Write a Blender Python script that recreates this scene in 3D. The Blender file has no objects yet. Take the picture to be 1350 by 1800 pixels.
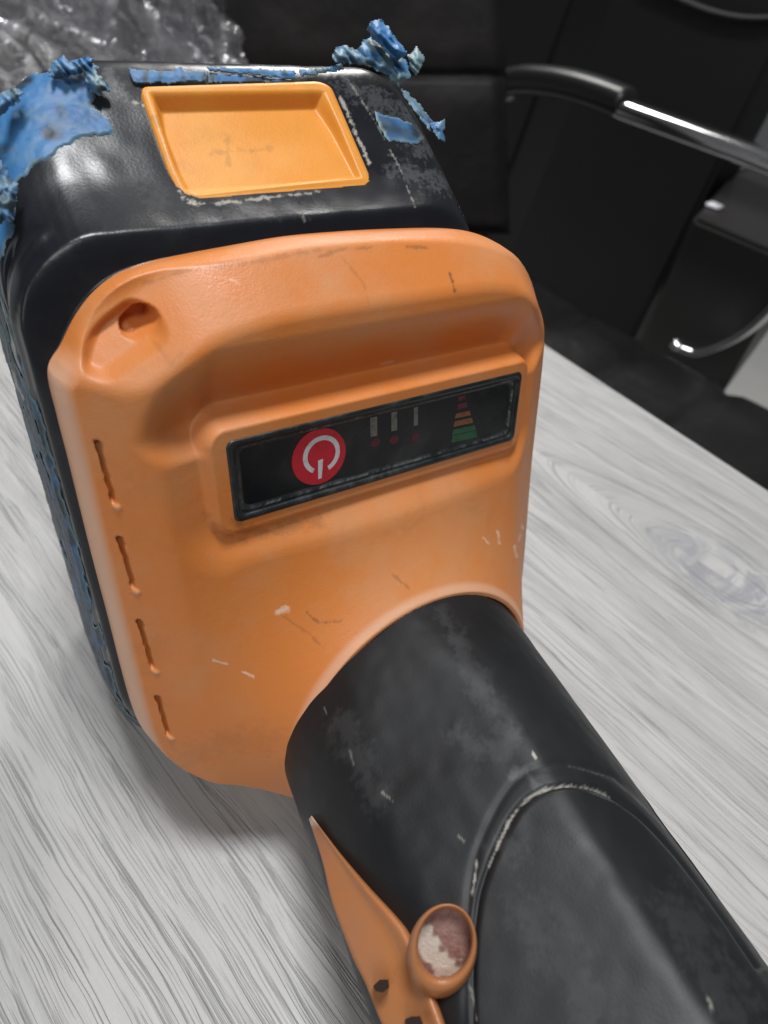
import bpy, bmesh, math, random
import numpy as np
from mathutils import Vector, Matrix, noise
random.seed(4); rng = np.random.default_rng(4)

# ------------------------------------------------------------------ camera geometry (solved from the photograph's vanishing points)
F = 1200.0                                  # focal length in photo pixels (1350 x 1800)
def unit(a): a = np.array(a, float); return a/np.linalg.norm(a)
D = unit([-35, 1900, F]); H = unit([2165, -680, F]); H = unit(H-H.dot(D)*D); N = np.cross(H, D)
G = unit([-225, 1250, F])                   # straight down
CAM_H = 0.207                               # lens height over the table top
TABLE_Z = 0.75
Zw = -G; Yw = unit(N-N.dot(Zw)*Zw); Xw = np.cross(Yw, Zw)
M = np.array([Xw, Yw, Zw])
CAM = np.array([0, 0, TABLE_Z+CAM_H])
def ray(px, py): return np.array([(px-675)/F, (py-900)/F, 1.0])
def w_(p): return M @ p + CAM               # camera frame -> world
O = ray(560, 800)*0.150                     # origin of the tool's own frame
L = np.array([H, -D, -N])                   # rows: local x, y, z in the camera frame
def at(px, py, w=0.0):                      # photo pixel -> tool frame (x, y) in mm on the plane z = w mm
    r = ray(px, py); P = r*((O-N*w/1000).dot(N)/r.dot(N)); q = L @ (P-O)*1000
    return q[0], q[1]
def proj(P):                                # tool frame mm (n,3) -> photo pixels, depth
    c = (np.asarray(P)/1000) @ L + O
    return np.stack([675+F*c[..., 0]/c[..., 2], 900+F*c[..., 1]/c[..., 2]], -1), c[..., 2]
CL = L @ (-O)*1000                          # lens position in the tool frame (mm)
def on_z(px, py, z):                        # photo pixel -> world point on a horizontal plane
    r = M @ ray(px, py); return CAM + r*((z-CAM[2])/r[2])
def on_plane(px, py, p0, nrm):
    r = M @ ray(px, py); return CAM + r*(np.dot(np.array(p0)-CAM, nrm)/np.dot(r, nrm))

scene = bpy.context.scene; col = scene.collection
cam_d = bpy.data.cameras.new('camera'); cam = bpy.data.objects.new('camera', cam_d); col.objects.link(cam)
cam_d.sensor_fit = 'VERTICAL'; cam_d.sensor_height = 36; cam_d.lens = 36*F/1800
cam_d.clip_start = 0.01; cam_d.clip_end = 60
cx, cy, cz = M @ np.array([1, 0, 0]), M @ np.array([0, -1, 0]), M @ np.array([0, 0, -1])
cam.matrix_world = Matrix(((cx[0], cy[0], cz[0], CAM[0]), (cx[1], cy[1], cz[1], CAM[1]), (cx[2], cy[2], cz[2], CAM[2]), (0, 0, 0, 1)))
cam_d.dof.use_dof = True; cam_d.dof.focus_distance = 0.152; cam_d.dof.aperture_fstop = 17
scene.camera = cam
scene.view_settings.view_transform = 'Standard'; scene.view_settings.look = 'None'
scene.view_settings.exposure = 0.0; scene.view_settings.gamma = 1.0
scene.cycles.max_bounces = 8; scene.cycles.transparent_max_bounces = 16

# ------------------------------------------------------------------ light: an office ceiling of soft panels
wd = bpy.data.worlds.new('World'); scene.world = wd; wd.use_nodes = True
wd.node_tree.nodes['Background'].inputs[0].default_value = (0.93, 0.95, 1.0, 1); wd.node_tree.nodes['Background'].inputs[1].default_value = 0.085
def area(name, loc, target, sx, sy, power, color=(1, 1, 1)):
    l = bpy.data.lights.new(name, 'AREA'); l.shape = 'RECTANGLE'; l.size = sx; l.size_y = sy; l.energy = power; l.color = color
    o = bpy.data.objects.new(name, l); col.objects.link(o); o.location = loc
    o.rotation_euler = (Vector(target)-Vector(loc)).to_track_quat('-Z', 'Y').to_euler(); return o
area('ceiling_panel', (0.07, 0.22, 2.40), (0.04, 0.1, 0.8), 0.34, 0.34, 20, (0.97, 0.985, 1.0))
area('ceiling_panel', (1.15, 1.75, 2.30), (0.0, 0.2, 0.8), 0.6, 0.6, 24, (1.0, 0.98, 0.94))
area('ceiling_panel', (-0.55, -0.75, 2.30), (0.0, 0.2, 0.8), 0.6, 0.6, 7.5, (1.0, 0.98, 0.95))
area('window_glow', (-2.1, -0.5, 1.6), (0.0, 0.2, 0.85), 0.9, 0.9, 5, (0.86, 0.92, 1.0))

# ------------------------------------------------------------------ helpers
def tag(o, label=None, cat=None, group=None, kind=None):
    for k, v in (('label', label), ('category', cat), ('group', group), ('kind', kind)):
        if v: o[k] = v
    return o
def empty(name, loc=(0, 0, 0)):
    o = bpy.data.objects.new(name, None); o.location = loc; o.empty_display_size = .02; col.objects.link(o); return o
def mesh_obj(name, V, Fc, mat, parent=None, smooth=True, attrs=None):
    me = bpy.data.meshes.new(name)
    V = np.asarray(V, float)
    me.from_pydata(V.tolist() if len(V) < 5000 else V, [], Fc if isinstance(Fc, list) else Fc.tolist())
    me.update()
    if smooth: me.shade_smooth()
    for k, a in (attrs or {}).items():
        at_ = me.attributes.new(k, 'FLOAT', 'POINT'); at_.data.foreach_set('value', np.ascontiguousarray(a, dtype=np.float32))
    me.materials.append(mat)
    o = bpy.data.objects.new(name, me); col.objects.link(o)
    if parent: o.parent = parent
    return o
def bm_obj(name, bm, mat, parent=None, smooth=True):
    bmesh.ops.recalc_face_normals(bm, faces=bm.faces)
    me = bpy.data.meshes.new(name); bm.to_mesh(me); bm.free()
    if smooth: me.shade_smooth()
    me.materials.append(mat); o = bpy.data.objects.new(name, me); col.objects.link(o)
    if parent: o.parent = parent
    return o
def grid_faces(nr, nc, wrap=False, flip=False):
    i = np.arange(nr-1)[:, None]; j = np.arange(nc if wrap else nc-1)[None, :]; j2 = (j+1) % nc
    f = np.stack([i*nc+j, i*nc+j2, (i+1)*nc+j2, (i+1)*nc+j], -1).reshape(-1, 4)
    return f[:, ::-1] if flip else f
def S(x): x = np.clip(x, 0, 1); return x*x*(3-2*x)
def smin(a, b, k): h = np.clip(0.5+0.5*(b-a)/k, 0, 1); return b*(1-h)+a*h-k*h*(1-h)
def smax(a, b, k): return -smin(-a, -b, k)
def seg_dist(P, poly, closed=False):        # distance of points (n,2) to a polyline
    poly = np.asarray(poly, float); A = poly if closed else poly[:-1]; B = np.roll(poly, -1, 0) if closed else poly[1:]
    best = np.full(len(P), 1e9)
    for a, b in zip(A, B):
        ab = b-a; t = np.clip(((P-a) @ ab)/max(ab @ ab, 1e-9), 0, 1)
        best = np.minimum(best, np.linalg.norm(P-a-t[:, None]*ab, axis=1))
    return best
def inside(P, poly):
    poly = np.asarray(poly, float); c = np.zeros(len(P), bool); j = len(poly)-1
    for i in range(len(poly)):
        xi, yi = poly[i]; xj, yj = poly[j]
        if yi != yj: c ^= ((yi > P[:, 1]) != (yj > P[:, 1])) & (P[:, 0] < (xj-xi)*(P[:, 1]-yi)/(yj-yi)+xi)
        j = i
    return c
def vnoise(P, s, seed=0.0):                 # cheap smooth value noise, vectorised
    P = np.asarray(P, float)*s+seed; i = np.floor(P).astype(np.int64); f = P-i; f = f*f*(3-2*f); r = 0
    for c in range(8):
        o = np.array([c & 1, c >> 1 & 1, c >> 2 & 1]); q = i+o
        hsh = (q[:, 0]*73856093 ^ q[:, 1]*19349663 ^ q[:, 2]*83492791) & 0xffffff
        hsh = ((hsh*1103515245+12345) >> 7) & 0xffff
        r = r+hsh/65535.0*np.prod(np.where(o, f, 1-f), axis=1)
    return r*2-1
def smooth_closed(pts, n):                  # Catmull-Rom through closed points, resampled evenly
    p = np.asarray(pts, float); k = len(p); out = []
    for i in range(k):
        a, b, c, d = p[i-1], p[i], p[(i+1) % k], p[(i+2) % k]
        for t in np.linspace(0, 1, 12, endpoint=False):
            out.append(.5*((2*b)+(-a+c)*t+(2*a-5*b+4*c-d)*t*t+(-a+3*b-3*c+d)*t**3))
    out = np.array(out); dl = np.r_[0, np.cumsum(np.linalg.norm(np.roll(out, -1, 0)-out, axis=1))]
    q = np.vstack([out, out[:1]]); s = np.linspace(0, dl[-1], n, endpoint=False)
    return np.stack([np.interp(s, dl, q[:, a]) for a in range(p.shape[1])], -1)
def smooth_open(pts, n):
    p = np.asarray(pts, float); p = np.vstack([2*p[0]-p[1], p, 2*p[-1]-p[-2]]); out = []
    for i in range(1, len(p)-2):
        a, b, c, d = p[i-1], p[i], p[i+1], p[i+2]
        for t in np.linspace(0, 1, 16, endpoint=False):
            out.append(.5*((2*b)+(-a+c)*t+(2*a-5*b+4*c-d)*t*t+(-a+3*b-3*c+d)*t**3))
    out.append(p[-2]); out = np.array(out); dl = np.r_[0, np.cumsum(np.linalg.norm(out[1:]-out[:-1], axis=1))]
    s = np.linspace(0, dl[-1], n); return np.stack([np.interp(s, dl, out[:, a]) for a in range(p.shape[1])], -1)

# ------------------------------------------------------------------ materials
class Mat:
    def __init__(s, name, color=(.5, .5, .5), rough=.5, metal=0, spec=.5):
        s.m = bpy.data.materials.new(name); s.m.use_nodes = True; s.nt = s.m.node_tree; s.b = s.nt.nodes['Principled BSDF']
        s.b.inputs['Base Color'].default_value = (*color, 1); s.b.inputs['Roughness'].default_value = rough
        s.b.inputs['Metallic'].default_value = metal; s.b.inputs['Specular IOR Level'].default_value = spec
        s.tc = None
    def n(s, t, **kw):
        nd = s.nt.nodes.new(t)
        for k, v in kw.items():
            if k.startswith('i_'):
                key = k[2:]; nd.inputs[int(key) if key.isdigit() else key.replace('_', ' ')].default_value = v
            else: setattr(nd, k, v)
        return nd
    def l(s, a, b): s.nt.links.new(a, b)
    def obj(s):
        if not s.tc: s.tc = s.n('ShaderNodeTexCoord')
        return s.tc.outputs['Object']
    def mapped(s, scale=(1, 1, 1), rot=(0, 0, 0), loc=(0, 0, 0), src=None):
        mp = s.n('ShaderNodeMapping'); mp.inputs['Scale'].default_value = scale; mp.inputs['Rotation'].default_value = rot; mp.inputs['Location'].default_value = loc
        s.l(src or s.obj(), mp.inputs[0]); return mp.outputs[0]
    def noise(s, scale, detail=3, rough=.5, vec=None, dist=0):
        nz = s.n('ShaderNodeTexNoise', i_Scale=scale, i_Detail=detail, i_Roughness=rough, i_Distortion=dist); s.l(vec or s.obj(), nz.inputs['Vector']); return nz.outputs[0]
    def ramp(s, v, a, b, ca=0., cb=1.):
        r = s.n('ShaderNodeMapRange'); r.interpolation_type = 'SMOOTHSTEP'
        for i, x in enumerate((a, b, ca, cb)): r.inputs[i+1].default_value = x
        s.l(v, r.inputs[0]); return r.outputs[0]
    def math(s, op, a, b=None, c=None):
        m = s.n('ShaderNodeMath', operation=op)
        for i, x in enumerate((a, b, c)):
            if x is None: continue
            if isinstance(x, (int, float)): m.inputs[i].default_value = x
            else: s.l(x, m.inputs[i])
        return m.outputs[0]
    def mix(s, f, a, b):
        m = s.n('ShaderNodeMix', data_type='RGBA')
        for i, x in ((0, f), (6, a), (7, b)):
            if isinstance(x, (int, float)): m.inputs[i].default_value = x
            elif isinstance(x, tuple): m.inputs[i].default_value = (*x, 1)
            else: s.l(x, m.inputs[i])
        return m.outputs[2]
    def attr(s, name): a = s.n('ShaderNodeAttribute', attribute_name=name); return a.outputs['Fac']
    def col(s, o): s.l(o, s.b.inputs['Base Color'])
    def rough(s, o): s.l(o, s.b.inputs['Roughness'])
    def bump(s, h, strength, dist=.001):
        bp = s.n('ShaderNodeBump'); bp.inputs['Strength'].default_value = strength; bp.inputs['Distance'].default_value = dist
        if s.b.inputs['Normal'].is_linked: s.l(s.b.inputs['Normal'].links[0].from_socket, bp.inputs['Normal'])
        s.l(h, bp.inputs['Height']); s.l(bp.outputs[0], s.b.inputs['Normal'])

def orange_plastic(name, base=(.70, .225, .05), worn=(.66, .27, .10)):
    m = Mat(name, base, .42)
    big = m.noise(38, 4, .6); fine = m.noise(420, 3, .6)
    c = m.mix(m.ramp(big, .38, .70), base, worn)
    c = m.mix(m.math('MULTIPLY', m.ramp(m.noise(60, 6, .7, dist=.6), .54, .78), .34), c, (.36, .15, .05))
    c = m.mix(m.math('MULTIPLY', m.ramp(m.noise(1500, 2, .5), .64, .74), .16), c, (.40, .16, .05))
    c = m.mix(m.attr('grime_shade'), c, (.10, .055, .03))
    c = m.mix(m.attr('scuff_sheen'), c, (.95, .74, .58))
    m.col(c)
    m.rough(m.ramp(big, .3, .7, .36, .55))
    m.bump(m.noise(2200, 2, .6), .12, .0004); m.bump(fine, .10, .0006)
    return m.m
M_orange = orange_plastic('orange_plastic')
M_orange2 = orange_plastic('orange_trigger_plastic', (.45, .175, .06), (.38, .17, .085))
M_yellow = orange_plastic('yellow_orange_plastic', (.84, .325, .042), (.86, .39, .07))

def black_plastic(name, base=(.012, .013, .017), rough=.3, dust=.25, dcol=(.16, .16, .16), rr=(.2, .45), dustscale=25, bmp=.02, spec=.5):
    m = Mat(name, base, rough, 0, spec)
    sm = m.noise(dustscale, 5, .62, dist=.5)
    sm2 = m.noise(dustscale*5, 6, .7, dist=.4)
    c = m.mix(m.math('MULTIPLY', m.math('MULTIPLY', m.ramp(sm, .40, .80), m.ramp(sm2, .3, .7)), dust*1.4), base, dcol)
    streak = m.noise(1.0, 3, .6, vec=m.mapped((900, 90, 500), (.4, .2, .7)))
    c = m.mix(m.math('MULTIPLY', m.ramp(streak, .72, .86), dust*.2), c, (.32, .32, .31))
    c = m.mix(m.attr('grime_shade'), c, (.17, .175, .18))
    c = m.mix(m.attr('scuff_sheen'), c, (.55, .52, .47))
    m.col(c); m.rough(m.ramp(sm, .3, .7, rr[0], rr[1]))
    m.bump(m.noise(1800, 2, .5), .07, .0003); m.bump(m.noise(90, 2, .5), bmp, .001)
    return m.m
M_gloss = black_plastic('glossy_black_plastic', (.008, .009, .013), rr=(.26, .34), dust=.10)
M_grip = black_plastic('black_grip_rubber', (.011, .012, .0135), dust=.07, dcol=(.05, .053, .057), bmp=.03, spec=.38, rr=(.42, .56), dustscale=22)
M_bezel = black_plastic('black_bezel', (.010, .014, .014), dust=.3, rr=(.25, .5), dustscale=120)

def tape_mat():
    m = Mat('blue_tape', (.03, .17, .42), .5)
    c = m.mix(m.ramp(m.noise(45, 4, .6), .35, .65), (.022, .125, .33), (.05, .20, .44))
    c = m.mix(m.math('MULTIPLY', m.ramp(m.noise(130, 5, .7), .54, .68), .8), c, (.02, .07, .13))
    c = m.mix(m.attr('grime_shade'), c, (.014, .022, .032))
    c = m.mix(m.attr('scuff_sheen'), c, (.16, .25, .27))
    m.col(c); m.bump(m.noise(300, 4, .7), .18, .0005); return m.m
M_tape = tape_mat()

# ------------------------------------------------------------------ the setting: floor and the white wood-grain table
def wood_mat():
    m = Mat('white_wood_laminate', (.7, .7, .7), .42)
    gd = M @ unit([-1661, -1428, F]); ang = math.atan2(gd[1], gd[0])
    geo = m.n('ShaderNodeNewGeometry').outputs['Position']
    knot = on_z(1268, 1012, TABLE_Z)
    # position -> along-grain x, across-grain y measured from the knot
    sub = m.n('ShaderNodeVectorMath', operation='SUBTRACT'); m.l(geo, sub.inputs[0]); sub.inputs[1].default_value = tuple(knot)
    rot = m.n('ShaderNodeVectorRotate', rotation_type='Z_AXIS'); rot.inputs['Angle'].default_value = -ang; m.l(sub.outputs[0], rot.inputs['Vector'])
    sx = m.n('ShaderNodeSeparateXYZ'); m.l(rot.outputs[0], sx.inputs[0]); X, Y = sx.outputs[0], sx.outputs[1]
    warp = m.noise(9, 3, .5, vec=m.mapped((.35, 1, 1), src=rot.outputs[0]))
    warp2 = m.noise(60, 3, .6, vec=m.mapped((.3, 1, 1), src=rot.outputs[0]))
    Y = m.math('ADD', Y, m.math('MULTIPLY', m.math('SUBTRACT', warp, .5), .030))
    Y = m.math('ADD', Y, m.math('MULTIPLY', m.math('SUBTRACT', warp2, .5), .0035))
    e = m.math('POWER', 2.718, m.math('MULTIPLY', m.math('MULTIPLY', X, X), -1/(.075**2)))
    e2 = m.math('POWER', 2.718, m.math('MULTIPLY', m.math('MULTIPLY', Y, Y), -1/(.045**2)))
    Fv = m.math('SUBTRACT', m.math('MULTIPLY', Y, Y), m.math('MULTIPLY', m.math('MULTIPLY', e, e2), .022**2))
    ye = m.math('MULTIPLY', m.math('SIGN', Y), m.math('MULTIPLY', m.math('SIGN', Fv), m.math('POWER', m.math('ABSOLUTE', Fv), .5)))
    near = m.math('MULTIPLY', e, e2)
    cb = m.n('ShaderNodeCombineXYZ'); m.l(X, cb.inputs[0]); m.l(ye, cb.inputs[1])
    v = cb.outputs[0]
    streak = m.noise(1, 3, .65, vec=m.mapped((9, 330, 1), src=v))
    streak2 = m.noise(1, 3, .6, vec=m.mapped((26, 800, 1), loc=(3, 7, 0), src=v))
    broad = m.noise(1, 4, .6, vec=m.mapped((7, 60, 1), loc=(9, 2, 0), src=v))
    cloud = m.noise(22, 5, .6, vec=m.mapped((.6, 1, 1), src=rot.outputs[0]))
    c = m.mix(m.ramp(broad, .32, .66), (.42, .414, .405), (.505, .498, .485))
    c = m.mix(m.math('MULTIPLY', m.ramp(cloud, .45, .7), .3), c, (.58, .572, .558))
    brk = m.ramp(m.noise(1, 3, .6, vec=m.mapped((11, 150, 1), loc=(5, 1, 0), src=v)), .42, .56)
    brk2 = m.ramp(m.noise(1, 3, .6, vec=m.mapped((22, 260, 1), loc=(1, 8, 0), src=v)), .45, .55)
    def line(n_, wd_): return m.ramp(m.math('ABSOLUTE', m.math('SUBTRACT', n_, .5)), wd_, wd_*.15)
    l1 = m.math('MULTIPLY', line(m.noise(1, 2, .55, vec=m.mapped((4, 300, 1), loc=(2, 4, 0), src=v)), .018), brk)
    l2 = m.math('MULTIPLY', line(m.noise(1, 2, .55, vec=m.mapped((8, 820, 1), loc=(6, 3, 0), src=v)), .032), brk2)
    c = m.mix(m.math('MULTIPLY', m.ramp(streak2, .48, .64), .16), c, (.33, .33, .335))
    c = m.mix(m.math('MULTIPLY', m.ramp(streak, .57, .68), .14), c, (.27, .27, .275))
    c = m.mix(m.math('MULTIPLY', m.ramp(streak, .44, .36), .25), c, (.58, .575, .56))
    c = m.mix(m.math('MULTIPLY', l2, .34), c, (.23, .23, .235))
    c = m.mix(m.math('MULTIPLY', l1, .44), c, (.15, .15, .155))
    # the knot itself
    kn = m.noise(1, 5, .7, vec=m.mapped((60, 150, 1), src=v), dist=1.5)
    km = m.math('MULTIPLY', m.ramp(near, .70, .99), m.ramp(kn, .40, .62))
    c = m.mix(m.math('MULTIPLY', km, .72), c, (.26, .26, .30))
    m.col(c)
    hgt = m.math('SUBTRACT', m.math('MULTIPLY', streak2, .4), m.math('ADD', l1, m.math('MULTIPLY', l2, .6)))
    m.bump(hgt, .6, .0006); m.bump(m.noise(900, 3, .6), .08, .0004)
    m.rough(m.ramp(broad, .3, .7, .38, .52))
    return m.m
e0, e1 = on_z(975, 615, TABLE_Z), on_z(1350, 860, TABLE_Z)
ed = unit(e1-e0); en = np.array([-ed[1], ed[0], 0]);  en = en if en.dot(CAM-e0) > 0 else -en
bm = bmesh.new()
def table_slab():
    pts = [e0-ed*.75, e0+ed*.65, e0+ed*.65+en*.80, e0-ed*.75+en*.80]
    vs = [bm.verts.new((p[0], p[1], z)) for z in (TABLE_Z-.028, TABLE_Z) for p in pts]
    for f in ((0, 1, 2, 3), (4, 5, 6, 7), (0, 1, 5, 4), (1, 2, 6, 5), (2, 3, 7, 6), (3, 0, 4, 7)): bm.faces.new([vs[i] for i in f])
    bmesh.ops.bevel(bm, geom=list(bm.edges), offset=.0015, segments=2, affect='EDGES')
table_slab()
troot = empty('table', tuple((e0+en*.4)*[1, 1, 0]+[0, 0, 0]))
tag(troot, 'white wood-grain table top with a grey knot, under the orange and black tool', 'table')
tt = bm_obj('tabletop', bm, wood_mat(), None, smooth=False); tt.parent = troot; tt.location = -troot.location
M_leg = Mat('table_leg_metal', (.6, .6, .6), .4, 1).m
def box_verts(bm, c, s, ax=None):
    R = Matrix.Identity(4) if ax is None else Matrix(((ax[0][0], ax[1][0], ax[2][0], 0), (ax[0][1], ax[1][1], ax[2][1], 0), (ax[0][2], ax[1][2], ax[2][2], 0), (0, 0, 0, 1)))
    return bmesh.ops.create_cube(bm, size=1, matrix=Matrix.Translation(c) @ R @ Matrix.Diagonal((*s, 1)))['verts']
for a, b in ((.07, -.68), (.07, .58), (.73, -.68), (.73, .58)):
    q = e0+ed*b+en*a; bm = bmesh.new(); box_verts(bm, (q[0], q[1], (TABLE_Z-.028)/2), (.05, .05, TABLE_Z-.028)); bmesh.ops.bevel(bm, geom=list(bm.edges), offset=.004, segments=2, affect='EDGES')
    lg = bm_obj('leg', bm, M_leg, None, False); lg.parent = troot; lg.location = -troot.location

fm = Mat('pale_floor', (.50, .49, .46), .35); fm.col(fm.mix(fm.ramp(fm.noise(3, 5, .6), .35, .65), (.62, .63, .62), (.70, .69, .66)))
mesh_obj('floor', [(-8, -8, 0), (8, -8, 0), (8, 8, 0), (-8, 8, 0)], [[0, 1, 2, 3]], fm.m, smooth=False)['kind'] = 'structure'

# ------------------------------------------------------------------ THE TOOL
TL = w_(O)
tool = empty('power_tool_handle'); B = M @ L.T
tool.matrix_world = Matrix(((B[0][0], B[0][1], B[0][2], TL[0]), (B[1][0], B[1][1], B[1][2], TL[1]), (B[2][0], B[2][1], B[2][2], TL[2]), (0, 0, 0, 1)))
tag(tool, 'orange cordless tool with black grip and blue-taped battery on the white table', 'power tool')
MM = .001

# ---- orange housing
DISP = [at(388, 768), at(908, 652), at(893, 768), at(405, 905)]
outline = [at(*p[:2], p[2]) for p in (
    (84, 652, -13), (107, 606, -13), (132, 556, -13), (165, 513, -13), (206, 482, -13), (262, 461, -13), (320, 448, -13), (400, 433, -13), (500, 416, -13), (600, 407, -13),
    (700, 402, -13), (785, 402, -13), (845, 413, -12), (900, 440, -10), (938, 478, -8), (960, 517, -6), (970, 560, -5), (972, 615, -5), (968, 680, -5), (957, 780, -5),
    (945, 880, -5), (933, 960, -5), (922, 1035, -5), (912, 1095, -4))]
outline += [(68, -88), (60, -99), (45, -104), (25, -104), (8, -101)]
outline += [at(*p[:2], p[2]) for p in ((510, 1398, 9), (450, 1397, 7), (400, 1388, 4), (350, 1370, -1), (305, 1345, -5), (275, 1318, -8), (250, 1283, -11), (232, 1240, -12), (213, 1175, -13), (190, 1085, -13), (165, 990, -13), (140, 890, -13), (118, 800, -13), (100, 730, -13))]
NA, NR = 1300, 240
ol = smooth_closed(outline, NA)
cen = np.array([8, -22.])
rho = np.linspace(0, 1, NR)**.85
UV = (cen+(ol-cen)[None]*rho[:, None, None]).reshape(-1, 2)
u, v = UV[:, 0], UV[:, 1]
# distance to outline (coarse outline is enough)
dist = seg_dist(UV, ol[::8], True); dist[-NA:] = 0
_rx = np.linspace(-75, 95, 341); _ry = np.interp(_rx, [-60, -40, -30, -26, -22, -16, -8, 5, 23, 43, 52, 58, 64, 70, 80], [14, 20, 24.5, 27, 28.8, 30.2, 31.2, 31.4, 31.2, 31, 29.6, 26, 18, 8, 0])
_kr = np.exp(-(np.arange(-16, 17)*.5/3.2)**2); _ry = np.convolve(np.r_[[_ry[0]]*16, _ry, [_ry[-1]]*16], _kr/_kr.sum(), 'valid'); ridge = np.interp(u, _rx, _ry)
front = 1.5+0*u
ptop = 1.8+(ridge-v)*.88
pleft = .9+(u+36.8)*.60
pright = 1.2-(u-59)*.62
pbot = 1.0+(v+96)*.9
w = smin(front, ptop, 1.3); w = smin(w, pleft, 1.6); w = smin(w, pright, 3.0)
# recess round the display
cu, cv, hu, hv = 17.4, 0.1, 41.2, 11.2
qx = np.abs(u-cu)-hu+3; qy = np.abs(v-cv)-hv+3
s = np.hypot(np.maximum(qx, 0), np.maximum(qy, 0))+np.minimum(np.maximum(qx, qy), 0)-3
wt = S((v-6)/7); wl = S((-20-u)/6)*(1-wt*.6); wr = S((u-54)/6)*(1-wt*.6); wb = S((-6-v)/7)*(1-wl)*(1-wr)
tot = wt+wl+wr+wb+1e-6
A_ = (wt*7.8+wl*1.5+wr*1.3+wb*1.1)/tot; R_ = (wt*14.5+wl*9+wr*5+wb*7)/tot
w = w-A_*S((s-.3)/2.8)*(1-S((s-2.6)/R_))
w = w+.5*(1-S(s/2.5))
# flare into the neck
NC, NRAD = np.array([19., -74.]), 37.0
de = np.hypot(u-NC[0], v-NC[1])-NRAD
w = smax(w, -9.5+0*u, 2)
roll = -13.5+4.2*np.sqrt(np.maximum(dist, 0))+1.3*dist
w = smin(w, roll, 1.2)
w = w+16.5*np.exp(-np.maximum(de, 0)/13.5)*S(dist/3.0+.05)*S((s+1)/9)
w = np.where(de < -1.2, np.minimum(w, 13.0), w)
w = np.where((u > -20.7) & (u < 55.7) & (v > -8.9) & (v < 8.7), np.minimum(w, -.4), w)
# screw scoop at upper left
def carve(pa, pb, ra, depth, soft):
    a0, a1 = np.array(at(*pa, -6)), np.array(at(*pb, -6)); ab = a1-a0; t = np.clip(((UV-a0) @ ab)/(ab @ ab), 0, 1)
    d = np.linalg.norm(UV-a0-t[:, None]*ab, axis=1); return (depth[0]+(depth[1]-depth[0])*t)*S((ra-d)/soft)
w = w-S((dist-1.0)/3)*np.maximum(carve((172, 622), (245, 572), 4.3, (2.3, 2.8), 2.4), carve((236, 580), (258, 559), 2.3, (6.0, 8.5), .9))
w = np.maximum(w, -13.0)
# moulded slots down the left facet
grime_shade = np.zeros(len(u)); scuff_sheen = np.zeros(len(u))
for va, vb in ((12.6, .2), (-8.6, -20.5), (-30, -43), (-52.4, -64.5)):
    n1 = vnoise(np.stack([v*0+1, v, u*0], -1), .9, 3)*.09
    uc = -43.5-(v-va)*.035; dd = np.hypot(u-uc+n1, np.maximum(np.maximum(v-va, vb-v), 0))
    wd_ = .42+.14*S((v-(va-2.5))/1.5)
    w = w-1.4*S((wd_*1.35-dd)/(wd_*.8)); grime_shade = np.maximum(grime_shade, .42*S((wd_+.1-dd)/.4))  # slot floors painted darker so they read deep
    nd = np.hypot(u-uc-.2, v-(vb-1.3)); w = w+.45*S((1.1-nd)/1.0); scuff_sheen = np.maximum(scuff_sheen, .25*S((1.0-nd)/.8))
P3 = np.stack([u, v, w], -1)
px, _ = proj(P3)
nz3 = .7*vnoise(P3, .9, 11)+.6*vnoise(P3, 2.6, 12)
def mark(arr, pts, wpx, amt, P=None, nz=None):
    d = seg_dist(px if P is None else P, pts)+(nz3 if nz is None else nz)*wpx*.7
    np.maximum(arr, amt*S((wpx-d)/wpx), out=arr)
for pts, wp, am in ((((560, 452), (600, 438), (650, 436)), 5, .35), (((715, 434), (750, 436)), 4, .45), (((790, 480), (800, 512)), 3, .8), (((600, 450), (640, 500), (650, 540)), 3, .22),
        (((380, 470), (470, 455), (560, 440)), 8, .22), (((540, 1078), (560, 1095), (600, 1092)), 4, .45), (((500, 1085), (545, 1115), (570, 1140)), 4, .3), (((415, 905), (420, 930), (480, 935), (560, 915)), 16, .28),
        (((690, 1010), (720, 1035)), 4, .3), (((360, 900), (380, 935), (430, 950)), 9, .20), (((330, 1330), (420, 1300), (480, 1300)), 40, .12), (((270, 600), (300, 640), (320, 620)), 7, .18), (((250, 500), (330, 475), (420, 458)), 5, .25)):
    mark(grime_shade, pts, wp, am)  # top marks draw the lip's fold line; wide lower-left mark paints shade
for pts, wp, am in ((((488, 1075), (505, 1070)), 7, .6), (((375, 1160), (400, 1168)), 2.5, .5), (((425, 1180), (446, 1190)), 3, .7), (((875, 935), (878, 955)), 4, .6), (((918, 925), (920, 928)), 4, .6),
        (((905, 960), (908, 978)), 4, .5), (((915, 940), (912, 950)), 3, .4), (((405, 492), (420, 498)), 4, .7), (((670, 640), (690, 635)), 4, .25), (((850, 945), (858, 955)), 3, .4), (((800, 790), (830, 786)), 5, .25)):
    mark(scuff_sheen, pts, wp, am)
grime_shade = np.maximum(grime_shade, .13*S((7-dist)/6)*np.maximum(S((u-50)/12), S((-60-v)/20))*(.8+.4*nz3))  # right rim and lower edge darkened: shade put into the colour
# pale highlight painted along the rolled left rim and round the neck
scuff_sheen = np.maximum(scuff_sheen, .42*S((3.2-dist)/2.2)*S((-38-u)/4)*S((30-v)/6))
scuff_sheen = np.maximum(scuff_sheen, .30*S((1.6-np.abs(de-.6))/1.4))
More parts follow.
